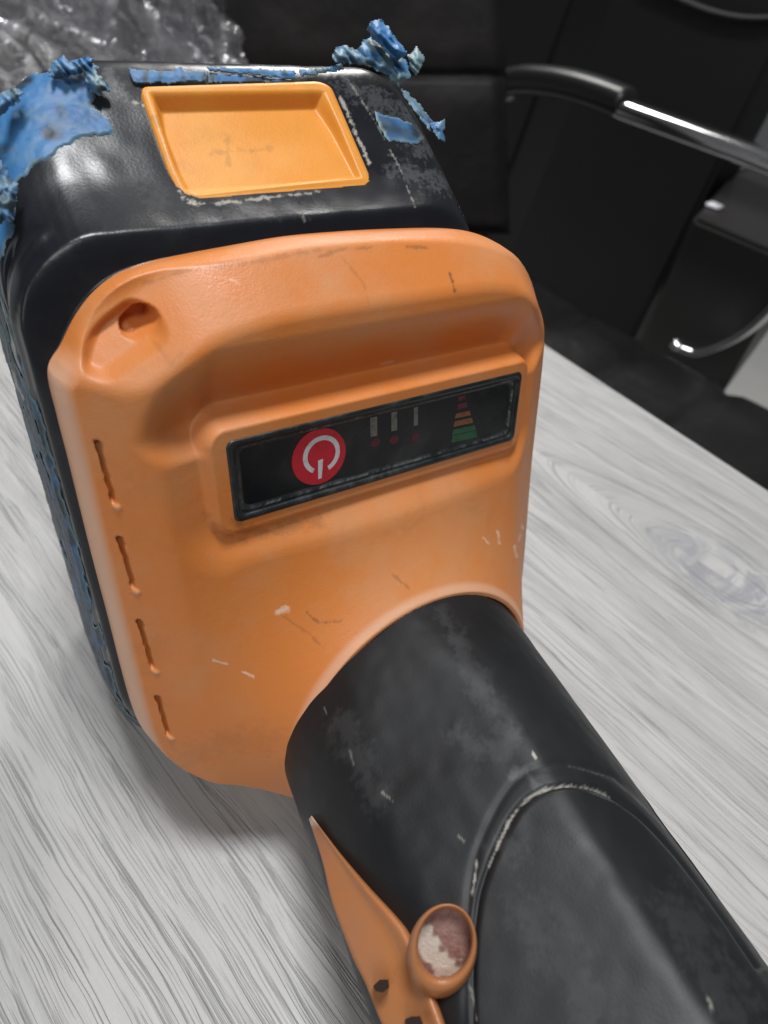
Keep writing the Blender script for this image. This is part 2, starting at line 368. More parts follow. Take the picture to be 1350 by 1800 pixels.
# walls going back from the outline
walls = [(ol, -13.5), ((ol-cen)*.995+cen, -15.5), ((ol-cen)*.93+cen, -16)]
Vh = [P3]; base = (NR-1)*NA
for q, zz in walls: Vh.append(np.c_[q, np.full(NA, zz)])
Vh = np.vstack(Vh)
Fh = np.vstack([grid_faces(NR, NA, True)[NA:], grid_faces(len(walls)+1, NA, True)+base])
at0 = np.zeros(len(walls)*NA)
cenf = [[NA+i, NA+(i+1) % NA, 0] for i in range(NA)]
Fl = Fh.tolist()+[[0, NA+(i+1) % NA, NA+i] for i in range(NA)]
housing = mesh_obj('housing', Vh*MM, Fl, M_orange, tool, True, {'grime_shade': np.r_[grime_shade, at0], 'scuff_sheen': np.r_[scuff_sheen, at0]})

# ---- display
def loft(name, rings, mat, parent, close_first=False, close_last=True, smooth=True, attrs=None):
    n = len(rings[0]); V = np.vstack(rings); Fc = grid_faces(len(rings), n, True).tolist()
    if close_last: Fc.append([(len(rings)-1)*n+i for i in range(n)])
    if close_first: Fc.append([i for i in range(n)][::-1])
    return mesh_obj(name, V*MM, Fc, mat, parent, smooth, attrs)
def rrect(x0, x1, y0, y1, r, z, k=8):
    out = []
    for cx_, cy_, a in ((x1-r, y1-r, 0), (x0+r, y1-r, 90), (x0+r, y0+r, 180), (x1-r, y0+r, 270)):
        for i in range(k): t = math.radians(a+90*i/(k-1)); out.append((cx_+r*math.cos(t), cy_+r*math.sin(t), z))
    return np.array(out)
x0, x1, y0, y1 = -21.3, 56.3, -9.6, 9.4
disp = empty('display_panel'); disp.parent = tool
def densify(r):
    out = []
    for a, b in zip(r, np.roll(r, -1, 0)):
        n = max(1, int(np.linalg.norm(b-a)/.6))
        for i in range(n): out.append(a+(b-a)*i/n)
    return out
prof = [(0, -3), (0, 2.0), (.25, 2.35), (.9, 2.4), (1.35, 1.9), (1.6, 1.45), (1.9, 1.6), (2.25, 1.6), (2.6, 1.2), (2.9, 1.05)]
base_r = rrect(x0, x1, y0, y1, 1.6, 0, 8)
# each profile step is an inset of the same dense ring so that vertex counts agree
cc = np.array(densify(base_r)); nr_ = len(cc)
def inset(d):
    a = cc.copy(); hx, hy = (x1-x0)/2, (y1-y0)/2; mx, my = (x0+x1)/2, (y0+y1)/2
    a[:, 0] = mx+(a[:, 0]-mx)*(hx-d)/hx; a[:, 1] = my+(a[:, 1]-my)*(hy-d)/hy; return a
rings = []
for d_, z_ in prof: r = inset(d_); r[:, 2] = z_; rings.append(r)
VB = np.vstack(rings); nb = vnoise(VB, .55, 5); nb2 = vnoise(VB, 2.5, 8)
zz = VB[:, 2]; ring_i = np.repeat(np.arange(len(prof)), nr_)
gr = np.where((ring_i == 6) | (ring_i == 7), np.clip(.16+.45*nb+.3*nb2, 0, 1), 0)*((VB[:, 1] < -5) | (VB[:, 0] > 50) | ((VB[:, 1] > 5) & (VB[:, 0] > -5) & (VB[:, 0] < 20)))
sc = np.where(ring_i == 7, np.clip(.2*nb2-.05, 0, .15), 0)
loft('bezel', rings, M_bezel, disp, close_last=False, attrs={'grime_shade': gr, 'scuff_sheen': sc})
mscr = Mat('screen_gloss', (.006, .007, .008), .22)
mscr.col(mscr.mix(mscr.math('MULTIPLY', mscr.ramp(mscr.noise(60, 5, .65), .5, .75), .15), (.006, .007, .008), (.05, .055, .055)))
mscr.rough(mscr.ramp(mscr.noise(90, 4, .6), .35, .65, .18, .4))
r0 = inset(2.8); r0[:, 2] = .9; r1 = inset(2.8); r1[:, 2] = 1.06
loft('screen', [r0, r1], mscr.m, disp, close_first=True, smooth=False)
ZP = 1.08
def print_mat(name, c, spot=.35):
    m = Mat(name, c, .45); dk = tuple(x*.35 for x in c)
    m.col(m.mix(m.math('MULTIPLY', m.ramp(m.noise(700, 4, .7), .5, .66), spot), c, dk)); return m.m
P_red = print_mat('red_print', (.56, .018, .035), .25); P_white = print_mat('white_print', (.68, .66, .68), .3); P_led = print_mat('led_window', (.16, .155, .135), .9)
P_dred = print_mat('dark_red_print', (.085, .012, .022), .7); P_plum = print_mat('plum_print', (.11, .018, .032), .6); P_or = print_mat('orange_print', (.21, .08, .028), .7); P_gr = print_mat('green_print', (.022, .095, .04), .7)
def flat(name, pts, mat, z=ZP, th=.06, parent=disp):
    p = np.array(pts)[:, :2]; n = len(p)
    area2 = np.sum(p[:, 0]*np.roll(p[:, 1], -1)-np.roll(p[:, 0], -1)*p[:, 1])
    if area2 < 0: p = p[::-1]
    V = np.vstack([np.c_[p, np.full(n, z-th)], np.c_[p, np.full(n, z)]])
    Fc = [[i, (i+1) % n, n+(i+1) % n, n+i] for i in range(n)]+[list(range(n, 2*n)), list(range(n))[::-1]]
    return mesh_obj(name, V*MM, Fc, mat, parent, False)
pc = np.array(at(561, 803, ZP)); tt_ = np.linspace(0, 2*math.pi, 64, endpoint=False)
flat('power_button', [pc+6.45*np.array([math.cos(t)*1.02, math.sin(t)*1.04]) for t in tt_], P_red, ZP+.10, .16)
rc = np.array(at(565, 799, ZP)); ga = math.radians(-98); g0, g1 = ga+math.radians(30), ga+2*math.pi-math.radians(24)
ring_o = [rc+4.55*np.array([math.cos(t), math.sin(t)]) for t in np.linspace(g0, g1, 50)]
ring_i_ = [rc+3.45*np.array([math.cos(t), math.sin(t)]) for t in np.linspace(g1, g0, 50)]
def strip(name, A, Bq, z, mat, parent):
    A = np.array(A); Bq = np.array(Bq); n = len(A); V = np.vstack([np.c_[A, np.full(n, z)], np.c_[Bq, np.full(n, z)]])
    return mesh_obj(name, V*MM, [[i, i+1, n+i+1, n+i] for i in range(n-1)], mat, parent, False)
strip('power_symbol_arc', ring_o, ring_i_[::-1], ZP+.13, P_white, disp)
b0, b1 = np.array(at(563, 808, ZP)), np.array(at(562, 841, ZP)); bn = np.array([.62, .05])
flat('power_symbol_bar', [b0-bn, b0+bn, b1+bn*.7, b1-bn*.7], P_white, ZP+.15, .04)
for (xa, ya, yb, hw) in ((657, 733, 767, 6), (693, 724, 757, 5), (731, 716, 748, 3.6)):
    flat('level_window', [at(xa-hw, ya+1, ZP), at(xa+hw, ya-1, ZP), at(xa+hw, yb-1, ZP), at(xa-hw, yb+1, ZP)], P_led, ZP+.03, .05)
for k_, (xa, ya) in enumerate(((660, 778), (693, 773), (730, 769))):
    c_ = np.array(at(xa, ya, ZP)); flat('indicator_dot', [c_+1.2*np.array([math.cos(t)*(1.1), math.sin(t)*.9]) for t in tt_[::3]], P_dred if k_ else P_dred, ZP+.02, .05)
for ya, yb, wa, wb, mm_ in ((696, 704, 6, 7, P_plum), (709, 718, 8, 10, P_plum), (725, 733, 12, 14, P_or), (738, 747, 15, 17, P_or), (752, 761, 19, 21, P_gr), (762, 774, 21, 23, P_gr)):
    cx_ = 811+(ya-696)*.08
    flat('level_stripe', [at(cx_-wa, ya+wa*.2, ZP), at(cx_+wa, ya-wa*.25, ZP), at(cx_+wb, yb-wb*.25, ZP), at(cx_-wb, yb+wb*.2, ZP)], mm_, ZP+.03, .05)

# ---- battery: rounded-box rings going back from the housing
batt = None
def smoothcorner(uL, uR, vB, vT, rTL, rTR, rBR, rBL, n=420):
    out = []
    for cx_, cy_, a, r in ((uR-rTR, vT-rTR, 0, rTR), (uL+rTL, vT-rTL, 90, rTL), (uL+rBL, vB+rBL, 180, rBL), (uR-rBR, vB+rBR, 270, rBR)):
        for i in range(14): t = math.radians(a+90*i/13); out.append((cx_+r*math.cos(t), cy_+r*math.sin(t)))
    out = np.array(out); q = np.vstack([out, out[:1]]); dl = np.r_[0, np.cumsum(np.linalg.norm(q[1:]-q[:-1], axis=1))]
    # even spacing by side so that rings line up
    key = [0, 14, 28, 42, 56]; per = [n//4]*4; s_ = []
    mids = [(dl[13]+dl[14])/2, (dl[27]+dl[28])/2, (dl[41]+dl[42])/2, (dl[55]+dl[56])/2]
    st = mids[3]-dl[-1]; marks_ = [st]+mids
    for a, b in zip(marks_[:-1], marks_[1:]): s_ += list(np.linspace(a, b, n//4, endpoint=False))
    s_ = np.array(s_) % dl[-1]
    return np.stack([np.interp(s_, dl, q[:, 0]), np.interp(s_, dl, q[:, 1])], -1)
WK = [-13.2, -14.5, -16, -18.5, -22, -25, -33, -41, -44.5, -47, -52, -70, -88, -93, -95]
VT = [45.6, 46.0, 46.8, 48.3, 50.8, 53.0, 61.0, 69.6, 72.0, 72.6, 71.8, 64, 54, 50, 46]
VBt = [-84, -86, -88, -90, -91, -92, -93, -93.5, -94, -94, -94, -93.5, -93, -91, -87]
UL = [-49.9, -50.1, -50.3, -50.5, -50.6, -50.6, -50.6, -50.6, -50.6, -50.6, -50.6, -50.6, -50.2, -48, -44]
UR = [51, 52, 53.6, 54.2, 54.5, 54.5, 54.5, 54.5, 54.5, 54.5, 54.5, 54.5, 54, 52, 48]
RTL = [17, 17, 17.5, 18, 18.2, 18, 19, 24, 28, 30, 31, 30, 30, 28, 26]
RTR = [18, 17, 16, 15, 14.5, 14, 15, 17, 18, 18, 18, 14, 12, 11, 10]
RBL = [30, 29, 28, 27, 26, 24, 20, 16, 14, 12, 12, 11, 10, 9, 8]
NB = 1400
def bat_ring(wz):
    g = lambda a: np.interp(-wz, [-x for x in WK], a)
    c = smoothcorner(g(UL), g(UR), g(VBt), g(VT), g(RTL), g(RTR), 20, g(RBL), NB); return np.c_[c, np.full(NB, wz)]
ws = np.r_[np.linspace(-13.2, -50, 190), np.linspace(-50.8, -95, 40)]
R3 = np.array([bat_ring(x) for x in ws])
_oa = np.arctan2(ol[:, 1]-cen[1], ol[:, 0]-cen[0]); _or = np.linalg.norm(ol-cen, axis=1); _k = np.argsort(_oa)
for _i in range(len(ws)):
    dq = R3[_i, :, :2]-cen; ra = np.linalg.norm(dq, axis=1); an = np.arctan2(dq[:, 1], dq[:, 0]); ro = np.interp(an, _oa[_k], _or[_k], period=2*math.pi)-.5
    f_ = S((-13.2-ws[_i])/1.6)**.7; rn = np.where(dq[:, 1] > -50, np.minimum(ra, ro), ra); R3[_i, :, :2] = cen+dq*((rn*(1-f_)+ra*f_)/ra)[:, None]
# soften the section changes
_wt = S((-14.6-ws)/3.5)[1:-1, None, None]*.5
for _ in range(90): R3[1:-1] = R3[1:-1]*(1-_wt)+_wt*.5*(R3[:-2]+R3[2:])
for _ in range(8): R3[1:-1] = .5*R3[1:-1]+.25*(R3[:-2]+R3[2:])
def surf_normals(R):
    du = np.roll(R, -1, 1)-np.roll(R, 1, 1); dv = np.gradient(R, axis=0); n = np.cross(du, dv); n /= np.linalg.norm(n, axis=-1, keepdims=True)+1e-9
    c = R-R.mean(axis=1, keepdims=True); sgn = np.sign((n[..., :2]*c[..., :2]).sum(-1).mean()); return n*sgn
# seam groove round the front cap, on the left side, plus a faint line on the right shoulder
nB = surf_normals(R3)
Pf = R3.reshape(-1, 3); nf = nB.reshape(-1, 3)
groove = -1.3*np.exp(-((Pf[:, 2]+22.5-1.5*vnoise(Pf, .08))/.7)**2)*S((-40-Pf[:, 0])/4)*S((48-Pf[:, 1])/8)
lip = .6*np.exp(-((Pf[:, 2]+19.0)/1.3)**2)*S((-40-Pf[:, 0])/4)
Pf = Pf+nf*(groove+lip+.10*vnoise(Pf, .25, 2))[:, None]
bpx, _ = proj(Pf); bnz = .7*vnoise(Pf, 1.1, 7)+.7*vnoise(Pf, 2.4, 71)+.4*vnoise(Pf, .4, 72); bnz2 = vnoise(Pf, .35, 9)
facing = ((CL-Pf)*nf).sum(1) > 0
bg = np.zeros(len(Pf)); bs = np.zeros(len(Pf))
def bmark(arr, pts, wpx, amt):
    d = seg_dist(bpx, pts)+bnz*wpx*1.1; np.maximum(arr, np.where(facing, amt*S((wpx-d)/wpx), 0), out=arr)
bmark(bs, ((240, 180), (250, 186)), 6, .7); bmark(bs, ((288, 270), (305, 310), (325, 350), (350, 357)), 5, .8); bmark(bs, ((350, 359), (420, 354), (500, 344), (560, 338)), 3.5, .6)
bmark(bs, ((598, 170), (618, 215), (635, 255), (650, 290)), 3, .75); bmark(bs, ((612, 140), (660, 215), (700, 290), (730, 365)), 1.6, .4)
bmark(bg, ((610, 150), (650, 170), (700, 195), (750, 260)), 26, .3); bmark(bg, ((330, 385), (430, 375), (560, 360)), 14, .18); bmark(bg, ((250, 320), (285, 350)), 30, .12)
bmark(bg, ((700, 300), (780, 320)), 22, .3); bmark(bs, ((533, 378), (536, 390)), 2.5, .3); bmark(bg, ((190, 130), (215, 160)), 14, .45)
bg = np.maximum(bg, .35*S((-47-Pf[:, 0])/2)*S((1-np.abs(Pf[:, 2]+19)/2.5)))
# the button's opening
BUT = [(246, 153), (560, 143), (582, 152), (655, 322), (645, 331), (345, 357), (318, 345), (296, 300)]
def slope_at(px_, py_, off=0.0):            # photo pixel -> tool frame point on the sloping top of the battery
    dirv = np.array([0, .748, -.664]); p0 = np.array([5, 52.3+.0, -24.6]); nn = np.array([0, .664, .748])
    p0 = p0+nn*off
    r = L @ ray(px_, py_); return CL+r*(np.dot(p0-CL, nn)/np.dot(r, nn))
SN = np.array([0, .664, .748]); SD = np.array([0, .748, -.664])
bo = np.array([slope_at(*p, .5) for p in BUT]); bo2 = np.stack([bo[:, 0], (bo-bo[0]) @ SD], -1)
pm = (0.5*(R3[:-1, :]+R3[1:, :])+0).reshape(-1, 3)
ctr = Pf.reshape(len(ws), NB, 3); fc = .25*(ctr[:-1]+np.roll(ctr, -1, 1)[:-1]+ctr[1:]+np.roll(ctr, -1, 1)[1:]); fc = fc.reshape(-1, 3)
f2 = np.stack([fc[:, 0], (fc-bo[0]) @ SD], -1)
cut = inside(f2, (bo2-bo2.mean(0))*.965+bo2.mean(0)) & (fc[:, 1] > 40) & (fc[:, 2] > -60)
Fb = grid_faces(len(ws), NB, True, True)[~cut]
battery = mesh_obj('battery', Pf*MM, Fb.tolist()+[[(len(ws)-1)*NB+i for i in range(NB)], [i for i in range(NB)][::-1]], M_gloss, tool, True, {'grime_shade': bg, 'scuff_sheen': bs})

# ---- release button: a recessed tray lying on the slope
bo_s = smooth_closed(bo2, 400); bc = bo2.mean(0)
# a tighter, straighter outline: mix of spline and polygon
def poly_round(poly, r, n):
    out = []; k = len(poly)
    for i in range(k):
        a, b, c = poly[i-1], poly[i], poly[(i+1) % k]; d1, d2 = np.linalg.norm(a-b), np.linalg.norm(c-b); rr_ = min(r, d1*.45, d2*.45)
        p, q = b+(a-b)/d1*rr_, b+(c-b)/d2*rr_
        for t in np.linspace(0, 1, 6): out.append((1-t)**2*p+2*t*(1-t)*b+t*t*q)
    out = np.array(out); q = np.vstack([out, out[:1]]); dl = np.r_[0, np.cumsum(np.linalg.norm(q[1:]-q[:-1], axis=1))]; s_ = np.linspace(0, dl[-1], n, endpoint=False)
    return np.stack([np.interp(s_, dl, q[:, 0]), np.interp(s_, dl, q[:, 1])], -1)
bo_s = poly_round(bo2, 1.6, 400)
rad = np.r_[np.linspace(0, 1, 90)]; G2 = (bc+(bo_s-bc)[None]*rad[:, None, None]).reshape(-1, 2); dB = seg_dist(G2, bo_s[::4], True); dB[-400:] = 0
sb = (G2[:, 1]-bo2[:, 1].min())/(bo2[:, 1].max()-bo2[:, 1].min())     # 0 bottom (near) .. 1 top (far)
su = (G2[:, 0]-bo2[:, 0].min())/(bo2[:, 0].max()-bo2[:, 0].min())
rimw = 1.5+1.5*su
floor_d = 1.0+1.9*S(sb*1.1)
hB = .30*S(dB/.8)+0-floor_d*S((dB-rimw*.75)/(1.4+2.4*S((sb-.55)*2)))
low = S((.14-sb)/.12)
hB = hB+floor_d*.75*low*S((dB-1)/2)
PB = bo[0]+np.c_[G2[:, 0]-bo[0][0], np.zeros((len(G2), 2))]+np.outer(G2[:, 1], SD)+np.outer(hB, SN)
ppx, _ = proj(PB); pnz = vnoise(PB, .9, 3)
gB = np.zeros(len(PB)); sB = np.zeros(len(PB))
mark(gB, ((400, 245), (402, 268), (401, 290)), 7, .22, ppx, pnz); mark(gB, ((375, 268), (430, 266)), 7, .22, ppx, pnz); mark(gB, ((440, 265), (475, 262)), 7, .18, ppx, pnz); mark(gB, ((270, 208), (278, 222)), 7, .3, ppx, pnz)
mark(gB, ((300, 340), (360, 350), (480, 340)), 6, .2, ppx, pnz)
skirt = PB[-400:]-SN*4
Fbt = np.vstack([grid_faces(90, 400, True)[400:], grid_faces(2, 400, True)+89*400]).tolist()+[[0, 400+(i+1) % 400, 400+i] for i in range(400)]
mesh_obj('release_button', np.vstack([PB, skirt])*MM, Fbt, M_yellow, battery, True, {'grime_shade': np.r_[gB, np.zeros(400)], 'scuff_sheen': np.r_[sB, np.zeros(400)]})

# ---- torn blue tape clinging to the battery
def tape_patch(name, poly, lift=.45, jag=7, sub=battery, extra=None, crump=.5, dark=0.):
    if poly is not None:
        q = bpx+np.stack([vnoise(Pf, .9, 21), vnoise(Pf, .9, 33)], -1)*jag+np.stack([vnoise(Pf, .25, 41), vnoise(Pf, .25, 53)], -1)*jag*1.3
        m_ = inside(q, poly) & facing
    else: m_ = extra
    I = grid_faces(len(ws), NB, True, True); keep = m_[I].all(1) & ~cut; I = I[keep]
    used, inv = np.unique(I, return_inverse=True); I = inv.reshape(-1, 4)
    cr = crump*(vnoise(Pf[used]*[1, .5, 1.2], .35, 4)+.25*vnoise(Pf[used], 1.3, 6))
    V = Pf[used]+nf[used]*(lift+np.abs(cr))[:, None]
    # edge verts
    e = np.sort(np.vstack([I[:, [0, 1]], I[:, [1, 2]], I[:, [2, 3]], I[:, [3, 0]]]), 1); ue, ct = np.unique(e, axis=0, return_counts=True); ev = np.unique(ue[ct == 1])
    ed_ = np.zeros(len(V)); ed_[ev] = 1
    for _ in range(2):
        a = np.zeros(len(V)); np.maximum.at(a, e[:, 0], ed_[e[:, 1]]*.7); np.maximum.at(a, e[:, 1], ed_[e[:, 0]]*.7); ed_ = np.maximum(ed_, a)
    V[ev] -= nf[used][ev]*(lift*1.1)
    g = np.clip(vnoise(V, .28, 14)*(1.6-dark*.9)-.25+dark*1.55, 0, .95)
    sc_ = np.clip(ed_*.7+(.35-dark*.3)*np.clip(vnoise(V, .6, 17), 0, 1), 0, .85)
    return mesh_obj(name, V*MM, I.tolist(), M_tape, sub, True, {'grime_shade': g, 'scuff_sheen': sc_})
tape_patch('tape', [(-60, 180), (40, 130), (85, 125), (90, 100), (140, 90), (175, 120), (170, 165), (160, 185), (200, 205), (207, 240), (130, 252), (110, 262), (70, 285), (35, 330), (30, 400), (-60, 560)], lift=.28, jag=5, crump=.22)
tape_patch('tape', [(655, 197), (690, 205), (725, 215), (747, 243), (735, 254), (682, 249), (668, 225)], lift=.15, jag=2, crump=.1)
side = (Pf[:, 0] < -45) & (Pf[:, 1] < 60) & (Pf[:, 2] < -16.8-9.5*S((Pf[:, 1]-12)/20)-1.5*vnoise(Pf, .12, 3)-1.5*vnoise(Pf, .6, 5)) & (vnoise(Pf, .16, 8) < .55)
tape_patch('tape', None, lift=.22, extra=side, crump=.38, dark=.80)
def scrap(name, path, width, wseed, parent=battery, jag=.5, curl=1.0, grey=.4, blue_mid=True):
    """a torn curled ribbon of tape: path = list of (px, py, off) over the slope, width in mm"""
    c = smooth_open([slope_at(x, y, o) for x, y, o in path], 26); n = len(c)
    T = np.gradient(c, axis=0); T /= np.linalg.norm(T, axis=1, keepdims=True)
    view = CL-c; view /= np.linalg.norm(view, axis=1, keepdims=True); Sd = np.cross(T, view); Sd /= np.linalg.norm(Sd, axis=1, keepdims=True)
    K = 15; tt2 = np.linspace(-1, 1, K); V = []
    for i in range(n):
        wv = width*(.75+.35*vnoise(np.array([[i*.35, wseed, 0]]), 1)[0])*(1-.35*abs(i/(n-1)-.5)*1.2)
        for t in tt2: V.append(c[i]+Sd[i]*t*wv*.5+view[i]*(curl*(.5-t*t)*.9))
    V = np.array(V); V = V+np.stack([vnoise(V, .8, wseed), vnoise(V, .8, wseed+9), vnoise(V, .8, wseed+17)], -1)*jag+np.stack([vnoise(V, 2, wseed), vnoise(V, 2, wseed+9), vnoise(V, 2, wseed+17)], -1)*jag*.35
    tcol = np.tile(tt2, n); lcol = np.repeat(np.linspace(0, 1, n), K)
    sc_ = np.clip(grey*(.35+vnoise(V, .5, wseed+3))+.9*S((np.abs(tcol)-.55)/.4)+.8*S((.08-np.minimum(lcol, 1-lcol))/.08), 0, .95)
    g = np.clip(vnoise(V, .5, wseed+5)*1.3-.3, 0, .7)
    o = mesh_obj(name, V*MM, grid_faces(n, K).tolist(), M_tape, parent, True, {'grime_shade': g, 'scuff_sheen': sc_})
    md = o.modifiers.new('thickness', 'SOLIDIFY'); md.thickness = .0003; return o
def sheet(name, poly, off=0.5, seed=1., blue=1., pale=.3, dark=0., bulge=1.0, step=2.0, jag=3.0, tilt=(0, 0), fa=50):
    fr = math.radians(fa); fx = np.array([math.cos(fr), math.sin(fr)]); fy = np.array([-fx[1], fx[0]])
    poly = np.array(poly, float); lo, hi = poly.min(0)-6, poly.max(0)+6
    gx, gy = np.meshgrid(np.arange(lo[0], hi[0], step), np.arange(lo[1], hi[1], step)); q = np.stack([gx.ravel(), gy.ravel()], -1); ny_, nx_ = gx.shape
    q3 = np.c_[q/9., np.zeros(len(q))]
    qj = q+np.stack([vnoise(q3, 1, seed)+.6*vnoise(q3, 2.3, seed+4), vnoise(q3, 1, seed+8)+.6*vnoise(q3, 2.3, seed+3)], -1)*jag
    d = seg_dist(q, poly, True); m_ = inside(qj, poly); c = poly.mean(0)
    qf = np.c_[q @ fx/34., q @ fy/9., np.zeros(len(q))]; fold = 1-np.abs(vnoise(qf, 1., seed+2))*2
    o_ = off+bulge*S(d/14)+.75*fold*bulge+.12*vnoise(q3, 1.6, seed+6)*bulge+(q[:, 0]-c[0])*tilt[0]+(q[:, 1]-c[1])*tilt[1]
    V = np.array([slope_at(a, b, o) if k else (0, 0, 0) for (a, b), o, k in zip(q, o_, m_)])
    I = grid_faces(ny_, nx_); I = I[m_[I].all(1)]; used, inv = np.unique(I, return_inverse=True); V = V[used]
    sc_ = np.clip(pale*(.6+.8*vnoise(q3[used], .45, seed+5))+.65*S((5-d[used])/5)*(.6+.4*vnoise(q3[used], 1, seed)), 0, .95); g = np.clip(vnoise(q3[used], .7, seed+9)*1.2-.35+dark, 0, .85)
    ob = mesh_obj(name, V*MM, inv.reshape(-1, 4).tolist(), M_tape, battery, True, {'grime_shade': g, 'scuff_sheen': sc_})
    md = ob.modifiers.new('thickness', 'SOLIDIFY'); md.thickness = .00022; md.offset = 0; return ob
sheet('tape_scrap', [(580, 98), (590, 82), (612, 79), (628, 88), (638, 74), (652, 62), (690, 92), (712, 104), (718, 118), (722, 135), (700, 153), (684, 138), (655, 120), (620, 112), (590, 112)], 0, 3.1, pale=1.1, bulge=1.3, dark=.1)
sheet('tape_scrap', [(645, 52), (652, 37), (668, 32), (682, 45), (700, 70), (718, 93), (710, 103), (692, 106), (672, 84), (652, 66)], 2.6, 5.3, pale=.0, bulge=2.0, jag=2)
sheet('tape_scrap', [(716, 96), (724, 92), (733, 80), (742, 92), (749, 103), (740, 122), (731, 134), (720, 122)], .8, 8.7, pale=1.1, bulge=1.2)
sheet('tape_scrap', [(700, 152), (716, 160), (742, 188), (762, 215), (772, 240), (756, 232), (736, 205), (712, 176)], -1.2, 11.3, pale=.9, bulge=.4, jag=2)
sheet('tape_scrap', [(752, 214), (766, 216), (780, 207), (783, 220), (780, 232), (784, 252), (772, 246), (760, 228)], -.6, 13.1, pale=.5, bulge=.9, dark=.3, jag=2)
sheet('tape_scrap', [(86, 125), (90, 112), (102, 104), (108, 95), (124, 110), (136, 104), (150, 99), (166, 102), (164, 118), (140, 132), (110, 138), (90, 140)], .6, 15.9, pale=.5, bulge=1.3)
sheet('tape_scrap', [(140, 108), (158, 112), (172, 130), (190, 148), (196, 162), (180, 160), (174, 172), (160, 165), (150, 142)], .9, 18.2, pale=1.0, bulge=1.2, dark=.1)
sheet('tape_scrap', [(-12, 175), (8, 160), (26, 153), (44, 163), (32, 180), (10, 196), (-12, 215)], 1.0, 21.1, pale=.7, bulge=1.2, dark=.3)
sheet('tape_scrap', [(-14, 262), (6, 285), (24, 318), (36, 322), (30, 348), (22, 392), (8, 388), (-14, 400)], .6, 25.1, pale=.6, bulge=1.4, dark=.1)
sheet('tape_scrap', [(222, 118), (240, 122), (300, 124), (318, 116), (330, 124), (362, 124), (364, 143), (300, 147), (238, 148), (228, 134)], -.2, 28.1, pale=.15, bulge=.15, jag=2, dark=.15)
sheet('tape_scrap', [(358, 116), (400, 118), (470, 121), (520, 124), (522, 140), (500, 138), (440, 131), (370, 126)], .4, 31.1, pale=.1, bulge=.25, jag=1.5, dark=.15)
sheet('tape_scrap', [(364, 126), (440, 131), (505, 138), (520, 143), (440, 146), (366, 145)], -.1, 37.1, pale=.0, bulge=.1, jag=1.5, dark=.7)
sheet('tape_scrap', [(520, 122), (560, 120), (600, 112), (604, 122), (570, 130), (530, 136)], -.4, 34.1, pale=.6, bulge=.4, jag=2, dark=.5)

# ---- black grip: section swept along its axis
A0 = np.array([19., -74., 6.]); AX = unit([-.140, -.163, .977]); GU = unit(np.array([1, 0, 0])-AX[0]*AX); GV = np.cross(AX, GU)
NG, NS = 720, 420
th = np.linspace(0, 2*math.pi, NG, endpoint=False); sl = np.linspace(0, 190, NS)
_a = np.linspace(0, math.pi, 721); _c = A0+AX*42+np.outer(np.cos(_a), GU)*35.5+np.outer(np.sin(_a), GV)*35.5; _p, _ = proj(_c)
_l = np.array([(775, 1080), (905, 1330)], float); _n = np.array([-(_l[1]-_l[0])[1], (_l[1]-_l[0])[0]])
THP = _a[np.abs((_p-_l[0]) @ _n).argmin()]+math.radians(24); print('facet', math.degrees(THP))
def grip_r(th, s):
    base = 37.0-0*s
    tilt = 0
    n = 2.35
    c, s2 = np.abs(np.cos(th-math.radians(35))), np.abs(np.sin(th-math.radians(35)))
    sq = (c**n+s2**n)**(-1/n)
    r_ = base*(.55+.45*sq)
    pl = (36.9-3.1*S((s-6)/34))/np.maximum(np.cos(th-THP), .3)
    return smin(r_, pl, 1.1)
def grip_final(th, s): return grip_r(th, s)*(1-.23*np.exp(-((th-math.radians(222))/math.radians(38))**2)*S((s-12)/45))
TH, SL = np.meshgrid(th, sl); RG = grip_r(TH, SL)
def gp(TH, SL, RG): return A0+GU*(RG*np.cos(TH))[..., None]+GV*(RG*np.sin(TH))[..., None]+AX*SL[..., None]
GP = gp(TH, SL, RG); gn = GP-(A0+AX*SL[..., None]); gn /= np.linalg.norm(gn, axis=-1, keepdims=True)
GPf = GP.reshape(-1, 3); gnf = gn.reshape(-1, 3); gpx, gz = proj(GPf); gfac = ((CL-GPf)*gnf).sum(1) > 0
gnz = .6*vnoise(GPf, .8, 3)+.5*vnoise(GPf, 2.2, 31)+.6*vnoise(GPf, .3, 32); gnz2 = vnoise(GPf, .3, 6)
inner = smooth_open([(832, 1900), (830, 1700), (838, 1600), (851, 1545), (880, 1475), (908, 1425), (945, 1393), (1000, 1380), (1060, 1392), (1120, 1432), (1175, 1487), (1240, 1570), (1330, 1700)], 120)
outer = smooth_open([(818, 1900), (818, 1700), (824, 1580), (838, 1500), (868, 1430), (900, 1380), (938, 1352), (1000, 1342), (1075, 1365), (1140, 1415), (1190, 1478), (1260, 1575)], 120)
okp = gfac & (gz > .03)
di = np.where(okp, seg_dist(gpx, inner), 1e3); do = np.where(okp, seg_dist(gpx, outer), 1e3)
pol_in = np.vstack([inner, [(1700, 1900), (832, 1900)]])
ins = okp & inside(gpx, pol_in)
hG = np.where(ins, .7*S(di/14), 0)-.7*np.exp(-(di/4.5)**2)-.28*np.exp(-(do/7)**2)
